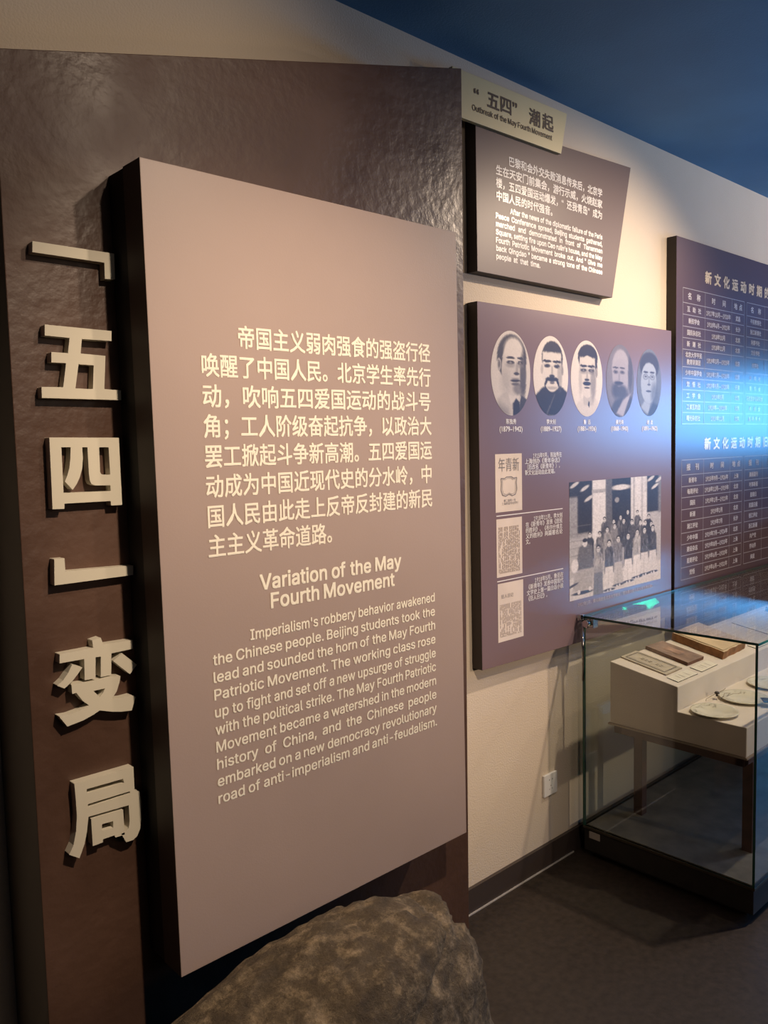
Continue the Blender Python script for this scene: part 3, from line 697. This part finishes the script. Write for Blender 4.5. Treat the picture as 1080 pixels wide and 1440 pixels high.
# ------------------------------------------------------------------ wall socket
P = [xz(p, -.008) for p in ((765, 1091), (783.5, 1084), (783.5, 1113.5), (765.5, 1122))]
sx0, sx1, sz0, sz1 = (P[0][0]+P[3][0])/2, (P[1][0]+P[2][0])/2, (P[2][1]+P[3][1])/2, (P[0][1]+P[1][1])/2
so = thing('wall_socket', 'white square wall socket near the floor, left of the glass case', 'socket', (sx0, 0, sz0))
bm = bmesh.new(); add_box(bm, sx0, sx1, -.009, 0, sz0, sz1); obj('face_plate', bm, M_PLASTIC, so, bevel=.002)
cx0 = (sx0+sx1)/2; cz0 = (sz0+sz1)/2
bm = bmesh.new()
for dx, dz, rw, rh in ((-.009, .018, .002, .005), (.009, .018, .002, .005), (0, -.004, .002, .004), (-.008, -.016, .004, .0015), (.008, -.016, .004, .0015)):
    add_box(bm, cx0+dx-rw/2, cx0+dx+rw/2, -.0096, -.008, cz0+dz-rh/2, cz0+dz+rh/2)
obj('socket_holes', bm, M_BLACK, so)

# ------------------------------------------------------------------ glass display case
CX0, CX1, CYB, CYF = 2.458, 4.10, -.055, -.668
BT, GT = .118, .884
dc = thing('display_case', 'glass display case on a low dark base, against the wall below the boards', 'display case', (CX0, CYF, 0))
bm = bmesh.new(); add_box(bm, CX0+.006, CX1-.008, CYF+.006, CYB-.002, 0.026, BT-.008); add_box(bm, CX0+.04, CX1-.04, CYF+.04, CYB-.02, 0.0, .026); obj('case_base', bm, M_CASE, dc, bevel=.002)
bm = bmesh.new(); add_box(bm, CX0, CX1, CYF, CYB, BT-.010, BT); obj('base_rim', bm, mat('rim_bronze', (.09, .075, .055), .35, .6), dc, bevel=.001)
bm = bmesh.new(); add_box(bm, CX0+.012, CX1-.012, CYF+.012, CYB-.012, BT, BT+.002); obj('case_deck', bm, M_DECK, dc)
bm = bmesh.new(); yb = CYB-.012; add_box(bm, CX0+.0035, CX0+.008, yb-.055, yb-.012, BT-.042, BT-.018); obj('base_plate', bm, mat('plate_grey', (.38, .34, .31), .5), dc)
g = .008
def pane(name, x0, x1, y0, y1, z0, z1):
    """thin glass sheet; its narrow faces are the green cut edges"""
    bm = bmesh.new(); fs = add_box(bm, x0, x1, y0, y1, z0, z1)
    big_ = max(f.calc_area() for f in fs)
    for f in fs: f.material_index = 0 if f.calc_area() > .03 else 1
    return obj(name, bm, [M_GLASS, M_GEDGE], dc)
pane('glass_side', CX0, CX0+g, CYF+g, CYB-g, BT, GT-g)
pane('glass_side', CX1-g, CX1, CYF+g, CYB-g, BT, GT-g)
pane('glass_front', CX0, CX1, CYF, CYF+g, BT, GT-g)
pane('glass_back', CX0, CX1, CYB-g, CYB, BT, GT-g)
pane('glass_top', CX0-.002, CX1+.002, CYF-.002, CYB+.002, GT-g, GT)
for cx1, cy1 in ((CX0, CYB), (CX1, CYB)):
    s = 1 if cx1 == CX0 else -1; u = -1 if cy1 == CYB else 1
    c = bpy.data.objects.new('corner_clamp', None); COL.objects.link(c); c.parent = dc
    bm = bmesh.new(); add_box(bm, *sorted((cx1+s*.009, cx1+s*.040)), *sorted((cy1+u*.009, cy1+u*.038)), GT-.044, GT-.009)
    cyl(bm, (cx1-s*.014, cy1+u*.020, GT-.026), .013, (1, 0, 0), .022); cyl(bm, (cx1-s*.010, cy1+u*.003, GT-.012), .009, (0, 0, 1), .018)
    o = obj('clamp_block', bm, M_CHROME, dc, bevel=.001); o.name = 'corner_clamp'; bpy.data.objects.remove(c)
bm = bmesh.new(); cyl(bm, (CX0-.004, CYB-.004, .65), .0045, (0, 0, 1), GT-.65-.03, 12); obj('corner_rod', bm, M_CHROME, dc)

# ------------------------------------------------------------------ stepped plinth inside the case
PX0, PX1 = 2.484, 4.05
YBk, YSt, YFr = -.150, -.400, -.626
ZB, ZL, ZS, ZK = .512, .607, .690, .731
pd = thing('stepped_plinth', 'fabric covered two step display plinth on a dark wooden frame, in the glass case', 'plinth', (PX0, YFr, BT))
bm = bmesh.new()
prof = [(YBk, ZB), (YFr, ZB), (YFr, ZL), (YSt, ZL), (YSt, ZS), (YBk, ZK)]
A = [bm.verts.new((PX0, y, z)) for y, z in prof]; B = [bm.verts.new((PX1, y, z)) for y, z in prof]
bm.faces.new(A); bm.faces.new(B[::-1])
for i in range(6): bm.faces.new((A[i], B[i], B[(i+1) % 6], A[(i+1) % 6]))
obj('plinth_body', bm, M_FABRIC, pd, bevel=.0025)
bm = bmesh.new(); add_box(bm, PX0-.004, PX1, YFr-.004, YBk+.006, ZB-.006, ZB); obj('base_board', bm, mat('plinth_board', (.30, .23, .17), .6), pd)
for x0_, x1_, y0_, y1_ in ((PX0+.01, PX1-.01, YFr+.01, YFr+.04), (PX0+.01, PX1-.01, YBk-.04, YBk-.01), (PX0+.01, PX0+.04, YFr+.01, YBk-.01), (PX1-.04, PX1-.01, YFr+.01, YBk-.01)):
    bm = bmesh.new(); add_box(bm, x0_, x1_, y0_, y1_, ZB-.036, ZB-.006); obj('frame_rail', bm, M_WOODF, pd, bevel=.001)
for x in (2.664, PX1-.21):
    for y in (-.572, -.172):
        bm = bmesh.new(); add_box(bm, x, x+.034, y, y+.034, BT+.002, ZB-.030); obj('leg', bm, M_WOODF, pd, bevel=.001)

# things on the sloping upper step
sl_a = math.atan2(ZK-ZS, YBk-YSt)
def slope_pt(px, py):
    d = ray(px, py); n = np.array([0, -math.sin(sl_a), math.cos(sl_a)]); p0 = np.array([0, YSt, ZS])
    return CAM+d*(n@(p0-CAM))/(n@d)
k7 = lambda x, y: (860+x/7.714, 860+y/7.714)
TS = Vector((0, math.cos(sl_a), math.sin(sl_a))); NS = Vector((0, -math.sin(sl_a), math.cos(sl_a)))
def slab(corners, th, lift=0, jag=0, seg=1, seed=0):
    """a slab on the sloping step from four measured corners"""
    P = [Vector(slope_pt(*c)) for c in corners]; rng = random.Random(seed); bm = bmesh.new(); ring = []
    for i in range(4):
        for k in range(seg):
            q = P[i].lerp(P[(i+1) % 4], k/seg)
            if k: q += Vector((rng.uniform(-jag, jag), 0, 0)) + TS*rng.uniform(-jag, jag)
            ring.append(q)
    a_ = [bm.verts.new(q+NS*(lift+.0005)) for q in ring]; b_ = [bm.verts.new(q+NS*(lift+th+(rng.uniform(-jag, jag)*.4 if jag else 0))) for q in ring]
    bm.faces.new(a_[::-1]); bm.faces.new(b_); n = len(ring)
    for i in range(n):
        f = bm.faces.new((a_[i], a_[(i+1) % n], b_[(i+1) % n], b_[i])); f.material_index = 1
    return bm, P
def on_slab(P, u, v, lift): return P[0]*(1-u)*(1-v)+P[1]*u*(1-v)+P[2]*u*v+P[3]*(1-u)*v+NS*lift
def strips(P, segs, lift, m, parent, name, wv=.004):
    bm = bmesh.new()
    for u0, v0, u1, v1, w_ in segs:
        a, b = on_slab(P, u0, v0, lift), on_slab(P, u1, v1, lift); d = (b-a).normalized(); n = d.cross(NS).normalized()*w_
        bm.faces.new([bm.verts.new(q) for q in (a-n, b-n, b+n, a+n)])
    return obj(name, bm, m, parent)
# booklet: corners near-left.. order: (left, right-near...) all anticlockwise seen from above
bk = [k7(97, 500), k7(590, 698), k7(765, 622), k7(265, 437)]
t = thing('thin_booklet', 'thin yellowed booklet with a ruled border, leftmost on the upper step', 'booklet', slope_pt(*k7(97, 500)))
bm, P = slab(bk, .005, 0, .0008, 5, 1); obj('pages', bm, [mat('old_paper', (.44, .38, .28), .8, var=.12, vscale=30), mat('old_paper_edge', (.33, .26, .17), .85)], t)
f = .09; strips(P, [(.08, .12, .92, .12, .0016), (.08, .88, .92, .88, .0016), (.08, .12, .08, .88, .0016), (.92, .12, .92, .88, .0016), (.12, .2, .88, .2, .0005), (.12, .8, .88, .8, .0005)]+[(x, .5+q, x+.05, .5+q, .0016) for x in (.3, .38, .46, .62, .7) for q in (-.06, .04)], .0062, mat('ink_old', (.12, .10, .08), .8), t, 'cover_print')
bk = [k7(365, 392), k7(825, 570), k7(995, 505), k7(545, 338)]
t = thing('brown_book', 'small brown worn book between the thin booklet and the thick old book', 'book', slope_pt(*k7(365, 400)))
bm, P = slab([k7(365, 408), k7(822, 592), k7(995, 522), k7(545, 352)], .013, 0, .0008, 4, 2)
obj('cover', bm, [mat('cover_brown', (.26, .17, .12), .6, var=.35, vscale=22), mat('book_edge_red', (.16, .07, .035), .7, var=.3, vscale=40)], t)
strips(P, [(.28, .5, .66, .55, .022)], .0142, mat('cover_label', (.36, .22, .15), .7, var=.2, vscale=40), t, 'cover_label')
k8 = lambda x, y: (780+x/3.6, 780+y/3.6)
t = thing('thick_old_book', 'thick old book with tan cover and frayed brown edges, on the upper step', 'book', slope_pt(*k8(590, 440)))
bm, P = slab([k8(590, 432), k8(850, 532), k8(962, 475), k8(720, 380)], .030, 0, .002, 8, 3)
obj('page_block', bm, [mat('tan_cover', (.62, .47, .28), .7, var=.18, vscale=12), mat('brown_fore_edge', (.30, .14, .05), .8, var=.4, vscale=35)], t)
bm, P2 = slab([k8(596, 430), k8(846, 526), k8(955, 473), k8(722, 382)], .0012, .0315, .0012, 7, 5); obj('tan_cover_sheet', bm, [MATS['tan_cover'], MATS['tan_cover']], t)
strips(P, [(.45, .45, .6, .5, .010)], .0334, mat('stamp_grey', (.34, .28, .22), .8), t, 'cover_stamp')
# caption cards on the slope
for c4, lab in (([k7(600, 722), k7(722, 772), k7(935, 680), k7(815, 635)], 'small cream caption card in front of the thin booklet'), ([k7(850, 612), k7(978, 660), k7(1150, 580), k7(1030, 535)], 'small cream caption card in front of the brown book'),
                ([k8(975, 462), k8(1020, 478), k8(1085, 450), k8(1040, 432)], 'small cream caption card in front of the thick old book')):
    t = thing('caption_card', lab, 'card', slope_pt(*c4[0]), 'caption cards on the upper step'); bm, P = slab(c4, .0028); obj('card', bm, [mat('card_cream', (.74, .68, .54), .6), MATS['black']], t)
    strips(P, [(.15, .70, .85, .70, .0009), (.2, .45, .8, .45, .0013), (.2, .3, .7, .3, .0009)], .0034, mat('ink_card', (.3, .25, .2), .7), t, 'card_print')
# loose sheets and open album further along the upper step
def plain(xa, xb, va, vb, th, lift=0, rot=0, seed=0, jag=.0, seg=3):
    """slab on the slope from step coordinates: x along, v up the slope (metres from the step edge)"""
    c = Vector(((xa+xb)/2, YSt, ZS))+TS*((va+vb)/2); bm = bmesh.new(); w2, h2 = (xb-xa)/2, (vb-va)/2
    X = Vector((math.cos(rot), 0, 0))+TS*math.sin(rot); Yv = TS*math.cos(rot)-Vector((math.sin(rot), 0, 0))
    P = [c-X*w2-Yv*h2, c+X*w2-Yv*h2, c+X*w2+Yv*h2, c-X*w2+Yv*h2]
    a_ = [bm.verts.new(q+NS*(lift+.0005)) for q in P]; b_ = [bm.verts.new(q+NS*(lift+th)) for q in P]
    bm.faces.new(a_[::-1]); bm.faces.new(b_)
    for i in range(4): bm.faces.new((a_[i], a_[(i+1) % 4], b_[(i+1) % 4], b_[i])).material_index = 1
    return bm, P
M_SHEET = mat('sheet_white', (.66, .62, .55), .7, var=.05, vscale=15); M_SHEETE = mat('sheet_edge', (.12, .10, .09), .8)
t = thing('open_document', 'flat pale document sheet under the glass top, right of the thick old book', 'document', (3.42, YSt, ZS)); bm, P = plain(3.36, 3.64, .03, .215, .003, rot=-.02); obj('sheet', bm, [M_SHEET, M_SHEETE], t)
strips(P, [(.1, q, .9, q, .0008) for q in (.2, .3, .4, .5, .6, .7, .8)], .0038, M_GREYINK, t, 'sheet_print')
t = thing('pale_book', 'large pale book lying under the glass top, beyond the flat document sheet', 'book', (3.70, YSt, ZS)); bm, P = plain(3.70, 3.96, .02, .22, .020, rot=.03); obj('cover', bm, [M_SHEET, M_SHEETE], t)
strips(P, [(.2, .6, .7, .62, .006), (.25, .4, .65, .4, .004)], .0208, M_GREYINK, t, 'cover_print')

# things on the lower step
k9 = lambda x, y: (960+x/9, 930+y/9)
def low(p, z=ZL): return Vector(onZ(p, z))
M_PORC = mat('porcelain_cream', (.68, .64, .50), .18, coat=.3)
def plate(c, r, label, pattern=0):
    t = thing('porcelain_plate', label, 'plate', (c[0], c[1], ZL), 'cream plates on the lower step')
    prof = [(0, .004), (r*.55, .004), (r*.62, .0055), (r*.93, .0105), (r, .0115), (r*1.0, .0090), (r*.9, .005), (r*.6, .0008), (0, .0008)]
    bm = bmesh.new(); N = 48; rings = []
    for rr_, zz in prof:
        rings.append([bm.verts.new((c[0], c[1], ZL+zz))] if rr_ == 0 else [bm.verts.new((c[0]+rr_*math.cos(2*math.pi*i/N), c[1]+rr_*math.sin(2*math.pi*i/N), ZL+zz)) for i in range(N)])
    for a_, b_ in zip(rings, rings[1:]):
        for i in range(N):
            if len(a_) == 1: bm.faces.new((a_[0], b_[i], b_[(i+1) % N]))
            elif len(b_) == 1: bm.faces.new((a_[i], b_[0], a_[(i+1) % N]))
            else: bm.faces.new((a_[i], b_[i], b_[(i+1) % N], a_[(i+1) % N]))
    obj('plate_body', bm, M_PORC, t, smooth=True)
    rng = random.Random(pattern); bm = bmesh.new()
    for _ in range(46):
        a_ = rng.uniform(.3, 2.9); q = rng.uniform(.62, .93)*r; z = ZL+.0062+(q/r-.62)*.0165; d_ = rng.uniform(0, 3); l = rng.uniform(.002, .006)
        p = Vector((c[0]+q*math.cos(a_), c[1]+q*math.sin(a_), z)); e = Vector((math.cos(d_), math.sin(d_), 0))*l; n = Vector((-e.y, e.x, 0)).normalized()*.0006
        bm.faces.new([bm.verts.new(v) for v in (p-e-n, p+e-n, p+e+n, p-e+n)])
    obj('painted_sprig', bm, mat('glaze_ink', (.22, .2, .14), .4), t)
pA = low(k9(430, 590)); pB = low(k9(860, 470))
eA = low(k9(118, 545)); rA = .078
plate((2.550, -.493), .074, 'front cream porcelain plate on the lower step, nearest the case corner', 1)
plate((2.755, -.500), .080, 'second cream porcelain plate, just beyond the front one', 2)
plate((2.980, -.505), .084, 'third cream porcelain plate, behind the glass corner edge', 3)
# beaded chain between plate and riser, small dark knob, bright metal buckle
t = thing('dark_knob', 'small dark round knob standing at the far rim of the front plate', 'knob', (0, 0, 0)); kp = low(k9(433, 480)); t.location = (kp[0], kp[1]+.0, ZL)
kx, ky = kp[0], kp[1]
bm = bmesh.new(); cyl(bm, (kx, ky, ZL+.011), .004, (0, 0, 1), .010, 12); cyl(bm, (kx, ky, ZL+.021), .009, (0, 0, 1), .006, 16, .006); obj('knob_body', bm, mat('dark_brass', (.06, .05, .04), .35, .5), t)
def chain(name, pts, label, r=.0013):
    P = [Vector(p) for p in pts]; bm = bmesh.new(); n = 0
    for a_, b_ in zip(P, P[1:]):
        L_ = (b_-a_).length; k = max(1, int(L_/.0042))
        for i in range(k): 
            bmesh.ops.create_icosphere(bm, subdivisions=1, radius=r*1.15, matrix=Matrix.Translation(a_.lerp(b_, i/k)))
    return tag(obj(name, bm, mat('chain_metal', (.30, .26, .2), .35, .8)), label, 'chain')
zc_ = ZL+.0135
def lp(x, y, z=zc_): q = onZ(k9(x, y), z); return (q[0], q[1], z)
chain('metal_chain', [lp(295, 500), lp(300, 475), lp(370, 435), lp(430, 405), lp(520, 360), lp(545, 340)], 'thin metal chain looping along the riser behind the front plate')
chain('metal_chain', [lp(480, 470), lp(520, 440), lp(530, 400), lp(600, 400), lp(560, 440), lp(640, 410), lp(700, 410), lp(745, 395)], 'thin metal chain coiled on the plate beyond the dark knob')
bk_ = low(k9(1075, 500), ZL+.02)
t = thing('metal_buckle', 'bright faceted metal buckle at the right frame edge, on the third plate', 'buckle', (bk_[0], bk_[1], ZL))
bm = bmesh.new(); add_box(bm, bk_[0]-.016, bk_[0]+.03, bk_[1]-.018, bk_[1]+.018, ZL+.0145, ZL+.022); bmesh.ops.rotate(bm, verts=bm.verts, cent=(bk_[0], bk_[1], ZL+.018), matrix=Matrix.Rotation(.6, 3, 'Z'))
obj('buckle_body', bm, mat('bright_metal', (.85, .85, .88), .12, 1), t, bevel=.003)

# ------------------------------------------------------------------ boulder before the panel
def boulder():
    bm = bmesh.new(); bmesh.ops.create_icosphere(bm, subdivisions=6, radius=1)
    c = Vector((.715, -.53, .235)); R = Matrix.Rotation(-.22, 3, 'Y') @ Matrix.Rotation(.06, 3, 'Z')
    for v in bm.verts:
        p = v.co.copy()
        s = Vector([math.copysign(abs(q)**.70, q) for q in p])          # blunt ends
        n1 = noise.noise(p*1.6+Vector((3, 1, 2))); n2 = noise.noise(p*4+Vector((1, 7, 2))); n3 = noise.noise(p*13); n4 = noise.noise(p*34)
        k = 1+.06*n1+.04*n2+.022*n3+.010*n4
        gz = p.z-.35*p.x-.28+.10*noise.noise(Vector((p.x*2.2, 5, 1)))      # a long cleft along the flank
        k -= .055*math.exp(-(gz/.05)**2)*(.4+.6*max(0, noise.noise(Vector((p.x*3, 2, 9)))+.6))
        k -= .020*math.exp(-((gz+.22)/.04)**2)*abs(noise.noise(p*5))*2
        q = Vector((s.x*.575, s.y*.20, s.z*.295))*k
        v.co = c+R@q
    zmin = .0
    for v in bm.verts:
        if v.co.z < zmin: v.co.z = zmin
    return bm
def rock_mat():
    m = bpy.data.materials.new('weathered_rock'); m.use_nodes = True; nt = m.node_tree; b = nt.nodes['Principled BSDF']; b.inputs['Roughness'].default_value = .85
    tc = nt.nodes.new('ShaderNodeTexCoord')
    n = nt.nodes.new('ShaderNodeTexNoise'); n.inputs['Scale'].default_value = 20; n.inputs['Detail'].default_value = 12; n.inputs['Roughness'].default_value = .74
    r = nt.nodes.new('ShaderNodeValToRGB'); e = r.color_ramp.elements
    e[0].position = .30; e[0].color = (.055, .038, .022, 1); e[1].position = .64; e[1].color = (.30, .225, .135, 1)
    x = e.new(.5); x.color = (.11, .08, .045, 1)
    n2 = nt.nodes.new('ShaderNodeTexNoise'); n2.inputs['Scale'].default_value = 30; n2.inputs['Detail'].default_value = 10; n2.inputs['Roughness'].default_value = .7
    mx = nt.nodes.new('ShaderNodeMix'); mx.data_type = 'RGBA'; mx.blend_type = 'OVERLAY'; mx.inputs[0].default_value = .9
    bp = nt.nodes.new('ShaderNodeBump'); bp.inputs['Strength'].default_value = 1.0; bp.inputs['Distance'].default_value = .02
    nt.links.new(tc.outputs['Object'], n.inputs['Vector']); nt.links.new(tc.outputs['Object'], n2.inputs['Vector'])
    nt.links.new(n.outputs['Fac'], r.inputs['Fac']); nt.links.new(r.outputs['Color'], mx.inputs[6]); nt.links.new(n2.outputs['Fac'], mx.inputs[7])
    hs = nt.nodes.new('ShaderNodeHueSaturation'); hs.inputs['Saturation'].default_value = 1.0; nt.links.new(mx.outputs[2], hs.inputs['Color']); nt.links.new(hs.outputs[0], b.inputs['Base Color'])
    nt.links.new(n2.outputs['Fac'], bp.inputs['Height']); nt.links.new(bp.outputs['Normal'], b.inputs['Normal'])
    return m
tag(obj('boulder', boulder(), rock_mat(), smooth=True), 'long weathered brown boulder lying on the floor in front of the taupe board', 'rock')

# ------------------------------------------------------------------ low exit sign further down the room; it shows as a reflection in the case glass
P0 = np.array(onY((890, 845), CYB)); dd = ray(890, 845)*np.array([1, -1, 1]); sp = P0+dd*(1.6/abs(dd[1]))
fz = Vector(-dd).normalized(); fx = Vector((0, 0, 1)).cross(fz).normalized(); fy = fz.cross(fx)
t = thing('exit_sign', 'green lit arrow exit sign, seen mirrored in the glass top of the case', 'sign', (sp[0], sp[1], 0))
def onsign(name, pts, lift, th, m):
    bm = bmesh.new(); a_ = [bm.verts.new(Vector(sp)+fx*u+fy*v+fz*lift) for u, v in pts]; b_ = [bm.verts.new(Vector(sp)+fx*u+fy*v+fz*(lift+th)) for u, v in pts]
    bm.faces.new(a_[::-1]); bm.faces.new(b_); n = len(pts)
    for i in range(n): bm.faces.new((a_[i], a_[(i+1) % n], b_[(i+1) % n], b_[i]))
    return obj(name, bm, m, t)
onsign('sign_box', [(-.20, -.085), (.20, -.085), (.20, .085), (-.20, .085)], -.03, .03, M_BLACK)
M_LIT = mat('lit_green', (.0, .3, .18), .5, emis=(.0, 1, .5), estr=13)
onsign('arrow', [(-.18, 0), (-.10, .06), (-.10, .025), (.02, .025), (.02, -.025), (-.10, -.025), (-.10, -.06)], .0, .004, M_LIT)
onsign('running_figure', [(.05, -.07), (.08, -.07), (.09, -.02), (.13, -.06), (.16, -.05), (.11, .0), (.11, .03), (.15, .02), (.15, .035), (.10, .05), (.06, .05), (.04, .02), (.055, .012), (.075, .03), (.07, -.02)], .0, .004, M_LIT)
onsign('figure_head', [(.075+.016*math.cos(q), .07+.014*math.sin(q)) for q in [i*math.pi/5 for i in range(10)]], .0, .004, M_LIT)
bm = bmesh.new(); cyl(bm, (sp[0]-fz.x*.03, sp[1]-fz.y*.03, .01), .012, (0, 0, 1), sp[2]-.09, 16); cyl(bm, (sp[0]-fz.x*.03, sp[1]-fz.y*.03, 0), .10, (0, 0, 1), .012, 28); obj('stand', bm, M_CASE, t)
